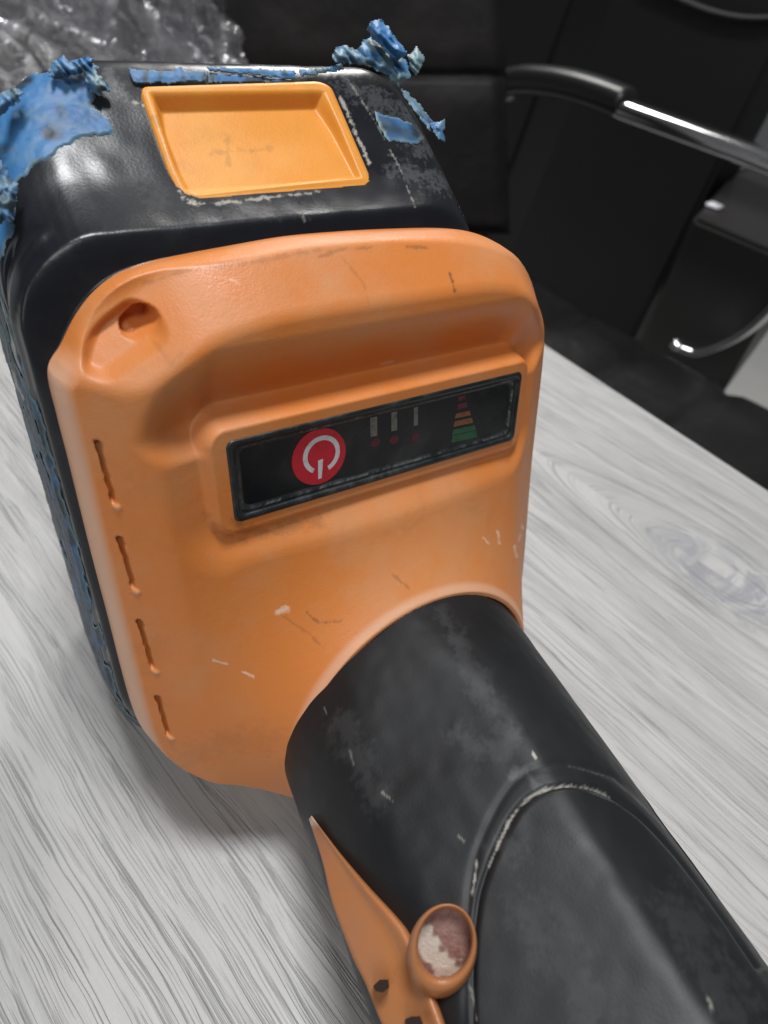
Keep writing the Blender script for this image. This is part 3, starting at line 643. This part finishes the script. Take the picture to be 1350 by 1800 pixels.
# a soft crease where the crown meets the side, and small dents
cre = smooth_open([(735, 1050), (775, 1130), (830, 1230), (905, 1340)], 40); dc = np.where(okp, seg_dist(gpx, cre), 1e3)
hG = hG+.10*gnz2
GPf = GPf+gnf*hG[:, None]
gg = np.zeros(len(GPf)); gs = np.zeros(len(GPf))
def gmark(arr, pts, wpx, amt, nz=.7):
    d = seg_dist(gpx, pts)+gnz*wpx*nz; np.maximum(arr, np.where(okp, amt*S((wpx-d)/wpx), 0), out=arr)
gmark(gs, inner[(inner[:, 0] > 870) & (inner[:, 0] < 1015) & (inner[:, 1] < 1500)], 3.6, .55); gmark(gs, inner[(inner[:, 0] > 858) & (inner[:, 0] < 1080) & (inner[:, 1] < 1560)], 3, .35)
gmark(gs, ((838, 1515), (830, 1570)), 4, .75); gmark(gs, ((825, 1735), (838, 1790)), 3.5, .5); gmark(gs, ((672, 1393), (690, 1408)), 2.2, .4); gmark(gs, ((806, 1470), (815, 1478)), 2.2, .3)
gmark(gs, ((937, 1325), (942, 1333)), 3, .7); gmark(gs, ((1240, 1755), (1248, 1775)), 5, .4); gmark(gs, ((570, 1245), (575, 1255)), 2, .25); gmark(gs, ((615, 1320), (622, 1345)), 3, .2)
gmark(gg, ((900, 1365), (925, 1352), (940, 1380)), 10, .35); gmark(gg, ((800, 1290), (860, 1320), (890, 1300), (840, 1200)), 34, .16); gmark(gg, ((600, 1270), (640, 1350), (660, 1400)), 38, .13)
gmark(gg, ((780, 1080), (830, 1180), (880, 1280)), 22, .14); gmark(gg, ((1000, 1345), (1080, 1368), (1170, 1455)), 3, .25); gmark(gg, ((1000, 1382), (1100, 1420), (1200, 1520)), 3, .3)
gmark(gg, ((920, 1600), (1000, 1700), (1050, 1780)), 60, .10); gmark(gg, ((1180, 1600), (1290, 1780)), 60, .09); gmark(gg, ((880, 1480), (905, 1500)), 30, .12)
ends = GPf.reshape(NS, NG, 3)
grip = mesh_obj('grip', GPf*MM, grid_faces(NS, NG, True, False).tolist()+[[i for i in range(NG)][::-1], [(NS-1)*NG+i for i in range(NG)]], M_grip, tool, True, {'grime_shade': gg, 'scuff_sheen': gs})
def on_grip(px_, py_, off=0.0):
    best = np.where(okp, np.hypot(gpx[:, 0]-px_, gpx[:, 1]-py_), 1e9); i = int(best.argmin()); return GPf[i]+gnf[i]*off, gnf[i], gz[i]
def at_depth(px_, py_, z): return L @ (ray(px_, py_)*z-O)*1000

# ---- orange trigger guard on the left of the grip
rt = smooth_open([(547, 1434), (575, 1470), (605, 1508), (650, 1560), (698, 1612), (722, 1645), (745, 1700), (770, 1765), (800, 1850), (830, 1930)], 70)
lt = smooth_open([(543, 1440), (556, 1480), (574, 1530), (592, 1585), (612, 1640), (632, 1690), (652, 1730), (676, 1790), (705, 1850), (735, 1930)], 70)
zr = np.array([on_grip(x+6, y-6)[2] for x, y in rt]); zr = np.convolve(np.r_[[zr[0]]*6, zr, [zr[-1]]*6], np.ones(13)/13, 'valid')
lt[:, 0] -= 9*S((lt[:, 1]-1480)/120)
V = []; K = 14
cross = []
for i in range(70):
    z = zr[i]; f_ = i/69; thick = .5+2.6*S(f_*3)
    row = []
    back_r = at_depth(rt[i][0]+3, rt[i][1], z+.006); row.append(back_r)
    pR = at_depth(*rt[i], z-.0004); pL = at_depth(*lt[i], z+.002+.003*f_)
    vw = CL-pR; vw /= np.linalg.norm(vw)
    for t in np.linspace(0, 1, K):
        bulge = thick*(.55*math.exp(-((t-.10)/.12)**2)+.35-.55*t*t*.5)
        if t == 0: bulge = 0
        row.append(pR*(1-t)+pL*t+vw*bulge)
    row.append(pL-vw*1.6); row.append(pL+(pR-pL)*.12-vw*6)
    cross.append(row)
cross = np.array(cross); nk = cross.shape[1]
VV = cross.reshape(-1, 3)
tpx, _ = proj(VV)
tg = np.zeros(len(VV)); tsf = np.zeros(len(VV))
tsf = np.maximum(tsf, .7*S((16-np.hypot(tpx[:, 0]-548, tpx[:, 1]-1440))/10))
fcs = grid_faces(70, nk, True); fcen = VV[fcs].mean(1); fpx, _ = proj(fcen)
guard = mesh_obj('trigger_guard', VV*MM, fcs.tolist()+[[i for i in range(nk)][::-1], [69*nk+i for i in range(nk)]], M_orange2, tool, True, {'grime_shade': tg, 'scuff_sheen': tsf})
# two small rectangular catches
M_hole = Mat('dark_slot', (.03, .012, .008), .7).m
zz_ = np.interp(1735, lt[:, 1], zr)
for poly in (((656, 1733), (668, 1722), (683, 1722), (684, 1736), (672, 1745), (660, 1742)), ((712, 1792), (722, 1787), (738, 1786), (744, 1800), (730, 1812), (714, 1806))):
    zc = np.interp(poly[0][1], lt[:, 1], zr)+.0006
    p = np.array([at_depth(x, y, zc-.0042) for x, y in poly]); q = np.array([at_depth(x, y, zc+.002) for x, y in poly]); n = len(p)
    mesh_obj('catch_slot', np.vstack([p, q])*MM, [[i, (i+1) % n, n+(i+1) % n, n+i] for i in range(n)]+[list(range(n))], M_hole, guard, False)

# ---- round orange boss with the dirty recessed button
pc_, nc_, zc_ = on_grip(800, 1655)
def oval(cx_, cy_, rx, ry, rotd, dz, n=72, wob=0):
    out = []
    for t in np.linspace(0, 2*math.pi, n, endpoint=False):
        a, b = rx*math.cos(t)*(1+wob*math.cos(3*t)), ry*math.sin(t); r = math.radians(rotd)
        X, Y = cx_+a*math.cos(r)-b*math.sin(r), cy_+a*math.sin(r)+b*math.cos(r)
        out.append(at_depth(X, Y, zc_+dz))
    return np.array(out)
Z_ = -.0080
rings = [oval(777, 1672, 60, 84, 10, .010), oval(777, 1672, 61, 84, 10, Z_+.004), oval(778, 1670, 60, 82, 10, Z_+.0018), oval(780, 1666, 57, 78, 10, Z_+.0004), oval(782, 1662, 53, 72, 10, Z_), oval(782, 1658, 48.5, 65, 10, Z_+.0004), oval(782, 1657, 46.5, 61, 10, Z_+.0014), oval(781, 1658, 45.5, 60, 10, Z_+.0045)]
z0 = np.zeros(72*len(rings)); loft('button_ring', rings, M_orange2, tool, close_last=False, attrs={'grime_shade': z0, 'scuff_sheen': z0})
md = Mat('dusty_pink_button', (.25, .12, .10), .7)
cdn = md.mix(md.ramp(md.noise(260, 5, .7), .4, .65), (.22, .105, .085), (.33, .19, .165)); cdn = md.mix(md.attr('scuff_sheen'), cdn, (.62, .55, .47)); md.col(cdn); md.bump(md.noise(900, 4, .7), .5, .0008)
rr_ = np.linspace(0, 1, 30); rg = np.array([oval(781, 1658, 46.5*max(r, .001), 61*max(r, .001), 10, Z_+.0036+.0006*r) for r in rr_]); RV = rg.reshape(-1, 3); rpx, _ = proj(RV)
wh = np.clip(S((24-seg_dist(rpx, ((748, 1640), (755, 1670), (780, 1700), (800, 1712)))+vnoise(RV, 1.1, 3)*11)/12)*.95, 0, 1)
mesh_obj('push_button', RV*MM, grid_faces(30, 72, True).tolist(), md.m, tool, True, {'scuff_sheen': wh})

# ------------------------------------------------------------------ background: chair, arm, dark boxes, plastic bag
def leather(name, c=(.010, .0095, .010)):
    m = Mat(name, c, .55, 0, .22); m.col(m.mix(m.ramp(m.noise(9, 4, .6), .4, .7), c, tuple(x*1.7 for x in c)))
    m.bump(m.noise(260, 3, .6), .25, .001); m.bump(m.noise(14, 3, .5), .5, .01); return m.m
M_lea = leather('black_leather'); M_lea2 = leather('worn_leather', (.012, .0105, .010))
M_seat = leather('seat_leather', (.012, .0115, .012)); M_seat.node_tree.nodes['Principled BSDF'].inputs['Roughness'].default_value = .36; M_seat.node_tree.nodes['Principled BSDF'].inputs['Specular IOR Level'].default_value = .5
M_chrome = Mat('chrome', (.75, .75, .77), .16, 1).m; M_pad = Mat('arm_pad', (.012, .012, .013), .35).m
M_blk = Mat('black_box_plastic', (.006, .006, .0065), .55); M_blk.bump(M_blk.noise(400, 3, .6), .2, .001); M_blk = M_blk.m
SZ = 0.50
chair = empty('office_chair', tuple(on_z(1100, 640, SZ)*[1, 1, 0]))
tag(chair, 'black leather office chair with chrome arm behind the table', 'chair')
def wobj(name, V, Fc, mat, parent, smooth=True, bevel=0, sub=0):
    o = mesh_obj(name, V, Fc, mat, None, smooth); o.parent = parent; o.location = -parent.location if parent else (0, 0, 0)
    if bevel:
        b = o.modifiers.new('b', 'BEVEL'); b.width = bevel; b.segments = 4
    return o
def cushion(name, poly, z, th, mat, parent, seams=(), puff=.012, nx=60, ny=60, up=None):
    """poly: 4 world corners; a padded slab with stitched seams across at the given fractions"""
    p = [np.array(q) for q in poly]; nrm = unit(np.cross(p[1]-p[0], p[3]-p[0])); nrm = nrm if np.dot(nrm, CAM-p[0]) > 0 else -nrm
    V = []
    for sgn in (1, -1):
        for j in range(ny):
            for i in range(nx):
                a, b = i/(nx-1), j/(ny-1); q = (p[0]*(1-a)+p[1]*a)*(1-b)+(p[3]*(1-a)+p[2]*a)*b
                ea = min(a, 1-a)/.07; eb = min(b, 1-b)/.07; e = min(1, ea)*min(1, eb); prof = math.sqrt(max(0, 1-(1-min(1, ea))**2))*math.sqrt(max(0, 1-(1-min(1, eb))**2))
                hgt = th*.5*prof+puff*prof
                if sgn > 0:
                    for kind, f_ in seams:
                        dd = abs((a if kind == 'a' else b)-f_); hgt -= .008*math.exp(-(dd/.010)**2)+.004*math.exp(-(dd/.05)**2)
                    hgt += .004*noise.noise(Vector(q*9))*prof
                V.append(q-nrm*th*.5+nrm*sgn*hgt*(1 if sgn > 0 else .8))
    f1 = grid_faces(nx, ny).tolist() if nx == ny else None
    f1 = grid_faces(ny, nx); f2 = grid_faces(ny, nx, flip=True)+nx*ny
    return wobj(name, V, f1.tolist()+f2.tolist(), mat, parent)
# seat: far edge line through (915,470) and (1350,705)
s0, s1 = on_z(930, 478, SZ), on_z(1350, 705, SZ); sd = unit(s1-s0); sn = np.array([-sd[1], sd[0], 0]); sn = sn if sn.dot(CAM-s0) > 0 else -sn
q0 = s0-sd*.34; q1 = s0+sd*.80
cushion('seat', [q0, q1, q1+sn*.50, q0+sn*.50], SZ, .09, M_seat, chair, seams=(('a', .42), ('a', .52), ('a', .63), ('a', .75), ('a', .28)), puff=.006, nx=120, ny=60)
# backrest slab, leaning
bp = on_z(700, 420, SZ); vh = unit((M @ ray(640, 200))*[1, 1, 0]); bnr = unit(-vh+np.array([0, 0, .22])); bp = CAM+unit(M @ ray(700, 250))*.92
cushion('backrest', [on_plane(330, 420, bp, bnr), on_plane(905, 420, bp, bnr), on_plane(893, -160, bp, bnr), on_plane(330, -160, bp, bnr)], 0, .07, M_lea2, chair, seams=(('b', .55),), puff=.01, nx=80, ny=90)
# chrome arm loop with a black pad, on a vertical plane parallel to the seat's far edge
ap0 = s0-sn*.03; apn = sn
def armpts(lst): return [on_plane(x, y, ap0, apn) for x, y in lst]
def tube_path(name, pts, hw, hh, mat, parent, n=90, up=(0, 0, 1), sq=4):
    c = smooth_open(pts, n); T = np.gradient(c, axis=0); T /= np.linalg.norm(T, axis=1, keepdims=True); side = np.tile(apn, (n, 1)); nn = np.cross(side, T); nn /= np.linalg.norm(nn, axis=1, keepdims=True); K = 24; V = []
    for i in range(n):
        tp = min(1, math.sqrt(max(0, 1-(1-min(1, min(i, n-1-i)/4))**2))+.02)
        for k in range(K):
            t = 2*math.pi*k/K; ct, st = math.cos(t), math.sin(t); a = math.copysign(abs(ct)**(2/sq), ct)*hw*tp; b = math.copysign(abs(st)**(2/sq), st)*hh*tp
            V.append(c[i]+side[i]*a+nn[i]*b)
    return wobj(name, V, grid_faces(n, K, True).tolist()+[[k for k in range(K)], [(n-1)*K+k for k in range(K)]], mat, parent)
tube_path('arm_frame', armpts([(1085, 184), (1112, 196), (1220, 235), (1350, 283), (1450, 330), (1500, 380)]), .022, .0125, M_chrome, chair, 120, sq=3)
tube_path('frame_return', armpts([(1490, 360), (1485, 420), (1440, 470), (1385, 515), (1335, 565), (1290, 596), (1235, 616), (1196, 606)]), .018, .0058, M_chrome, chair, 100, sq=3)
tube_path('frame_tip', armpts([(880, 182), (890, 173), (906, 169)]), .012, .005, M_chrome, chair, 12, sq=2)
tube_path('arm_pad', armpts([(888, 146), (930, 140), (990, 146), (1050, 162), (1112, 186)]), .026, .019, M_pad, chair, 60, sq=2.5)
tube_path('bolt', armpts([(1184, 598), (1192, 606), (1200, 612)]), .012, .008, M_chrome, chair, 12, sq=2)

# dark boxes beyond the chair
def slab_box(name, front, depth, mat, label, cat, bev=.008, group=None):
    """front: 4 world corners of the face; extruded away from the camera"""
    p = [np.array(q) for q in front]; nrm = unit(np.cross(p[1]-p[0], p[3]-p[0])); nrm = -nrm if np.dot(nrm, CAM-p[0]) > 0 else nrm
    V = p+[q+nrm*depth for q in p]
    bm = bmesh.new(); vs = [bm.verts.new(tuple(q)) for q in V]
    for f in ((0, 1, 2, 3), (4, 5, 6, 7), (0, 1, 5, 4), (1, 2, 6, 5), (2, 3, 7, 6), (3, 0, 4, 7)): bm.faces.new([vs[i] for i in f])
    bmesh.ops.bevel(bm, geom=list(bm.edges), offset=bev, segments=3, affect='EDGES')
    o = bm_obj(name, bm, mat, None, False)
    return o
base_p = s0-sn*.30; fn = sn
def fp(lst, p0=base_p, n_=None): return [on_plane(x, y, p0, fn if n_ is None else n_) for x, y in lst]
r_ = empty('cabinet', tuple(base_p*[1, 1, 0])); tag(r_, 'wide black cabinet seen through and above the chrome armrest', 'cabinet')
def attach(o, r): o.parent = r; o.location = -r.location
attach(slab_box('panel', fp([(820, 640), (1010, 800), (1440, -60), (1095, -60)]), .10, M_blk, '', ''), r_)
rim = tube_path('rim', [on_plane(x, y, base_p+fn*.01, fn) for x, y in ((1120, -34), (1190, -4), (1250, 20), (1310, 32), (1380, 32))], .010, .0045, Mat('rim_plastic', (.012, .012, .013), .75).m, r_, 40, sq=2)
c2 = empty('speaker', tuple(base_p*[1, 1, 0])); tag(c2, 'black narrow box between the chair backrest and the wide cabinet', 'box')
attach(slab_box('panel', fp([(700, 640), (770, 640), (1030, -60), (893, -60)], base_p-fn*.06), .2, M_blk, '', ''), c2)
c2.name = 'narrow_box'
# lower box with a visible lid
sb_p = s0-sn*.10
A1 = on_plane(1218, 383, sb_p, fn); B1 = on_plane(1400, 460, sb_p, fn); dn = np.array([0, 0, -1.0])
A2 = on_plane(1122, 566, sb_p, fn); B2 = on_plane(1400, 690, sb_p, fn)
bx = empty('black_case', tuple(sb_p*[1, 1, 0])); tag(bx, 'low black case with a small white square on its lid, right of the cabinet', 'case')
ztop = A1[2]; a3, b3 = on_z(1305, 286, ztop), on_z(1480, 360, ztop)
def case():
    bm = bmesh.new(); zt = ztop; B1b = B1.copy(); B1b[2] = zt
    top = [A1, B1b, b3, a3]; vs = [bm.verts.new(tuple(p)) for p in top]+[bm.verts.new((p[0], p[1], A2[2]-.05)) for p in top]
    for f in ((0, 1, 2, 3), (7, 6, 5, 4), (0, 4, 5, 1), (1, 5, 6, 2), (2, 6, 7, 3), (3, 7, 4, 0)): bm.faces.new([vs[i] for i in f])
    bmesh.ops.bevel(bm, geom=list(bm.edges), offset=.006, segments=3, affect='EDGES'); return bm
attach(bm_obj('shell', case(), Mat('grey_black_lid', (.03, .028, .027), .4).m, None, False), bx)
def patch(name, px_, py_, r, mat, parent, sq=1):
    c = on_z(px_, py_, ztop+.003); bm = bmesh.new(); box_verts(bm, tuple(c), (r, r*sq, .004), (tuple(sd), tuple(sn), (0, 0, 1))); bmesh.ops.bevel(bm, geom=list(bm.edges), offset=.0015, segments=2, affect='EDGES'); attach(bm_obj(name, bm, mat), parent)
patch('square', 1256, 361, .022, Mat('white_square', (.9, .9, .95), .4).m, bx)  # flat white square on the lid
patch('warm_glint', 1302, 295, .016, M_chrome, bx, 1.6)  # small chrome piece added to give a warm glint

# crumpled clear plastic bag on the chair behind the battery
def bag():
    c0 = CAM+unit(M @ ray(190, 30))*.62; vx = unit(M @ np.array([1, 0, 0.1])); vz = unit(M @ ray(190, 30)); vy = np.cross(vz, vx)
    V = []; nx, ny = 210, 130
    ring = [(-130, -170), (420, -170), (420, 60), (428, 95), (385, 108), (350, 112), (330, 160), (200, 210), (-130, 260)]
    for j in range(ny):
        for i in range(nx):
            a, b = i/(nx-1), j/(ny-1)
            xr = 405+22*math.sin(b*9)+10*noise.noise(Vector((b*9, 2, 1))); X = -140+(xr+140)*a
            yb = 250-100*S(np.array((X+40)/400.))+10*noise.noise(Vector((a*12, 5, 0)))
            Y = -170+(yb+170)*b
            p = M @ ray(X, Y); p = CAM+p*(.60/1.0)
            q = Vector(((X+Y)*.0052, (Y-X)*.0125, 0)); r1 = 1-abs(noise.noise(q*.9+Vector((3, 1, 0)))*2); r2 = 1-abs(noise.noise(q*2.1+Vector((7, 1, 2)))*2); r3 = 1-abs(noise.noise(q*4.6+Vector((1, 9, 2)))*2)
            edge = min(1, min(a, 1-a, b, 1-b)/.08)
            V.append(p-vz*(.075*r1*edge+.030*r2+.007*r3))
    return V, nx, ny
V, nx, ny = bag()
pm_ = Mat('clear_plastic', (.75, .75, .76), .18); nt = pm_.nt; out = nt.nodes['Material Output']
tr = pm_.n('ShaderNodeBsdfTransparent'); tr.inputs[0].default_value = (.92, .92, .92, 1); gl = pm_.n('ShaderNodeBsdfGlossy'); gl.inputs['Roughness'].default_value = .16; gl.inputs['Color'].default_value = (.95, .95, 1, 1)
df = pm_.n('ShaderNodeBsdfTranslucent'); df.inputs['Color'].default_value = (.5, .49, .48, 1); df2 = pm_.n('ShaderNodeBsdfDiffuse'); df2.inputs['Color'].default_value = (.62, .61, .60, 1)
lw = pm_.n('ShaderNodeLayerWeight'); lw.inputs['Blend'].default_value = .35
bn_ = pm_.n('ShaderNodeBump'); bn_.inputs['Strength'].default_value = .5; bn_.inputs['Distance'].default_value = .01
rid = pm_.noise(14, 3, .5, dist=1.6); pm_.l(rid, bn_.inputs['Height'])
for nd in (gl, df2, lw): pm_.l(bn_.outputs[0], nd.inputs['Normal'])
m1 = pm_.n('ShaderNodeMixShader'); pm_.l(tr.outputs[0], m1.inputs[1]); pm_.l(df2.outputs[0], m1.inputs[2]); pm_.l(pm_.ramp(pm_.noise(13, 4, .6, dist=2.2), .42, .66, .04, .75), m1.inputs[0])
m2 = pm_.n('ShaderNodeMixShader'); pm_.l(m1.outputs[0], m2.inputs[1]); pm_.l(gl.outputs[0], m2.inputs[2]); pm_.l(pm_.ramp(lw.outputs['Facing'], .1, .9, .10, .65), m2.inputs[0])
pm_.l(m2.outputs[0], out.inputs['Surface'])
bagr = mesh_obj('plastic_bag', V, grid_faces(ny, nx).tolist(), pm_.m)
sol = bagr.modifiers.new('t', 'SOLIDIFY'); sol.thickness = .004
tag(bagr, 'crumpled clear plastic bag behind the blue-taped corner of the battery', 'plastic bag')
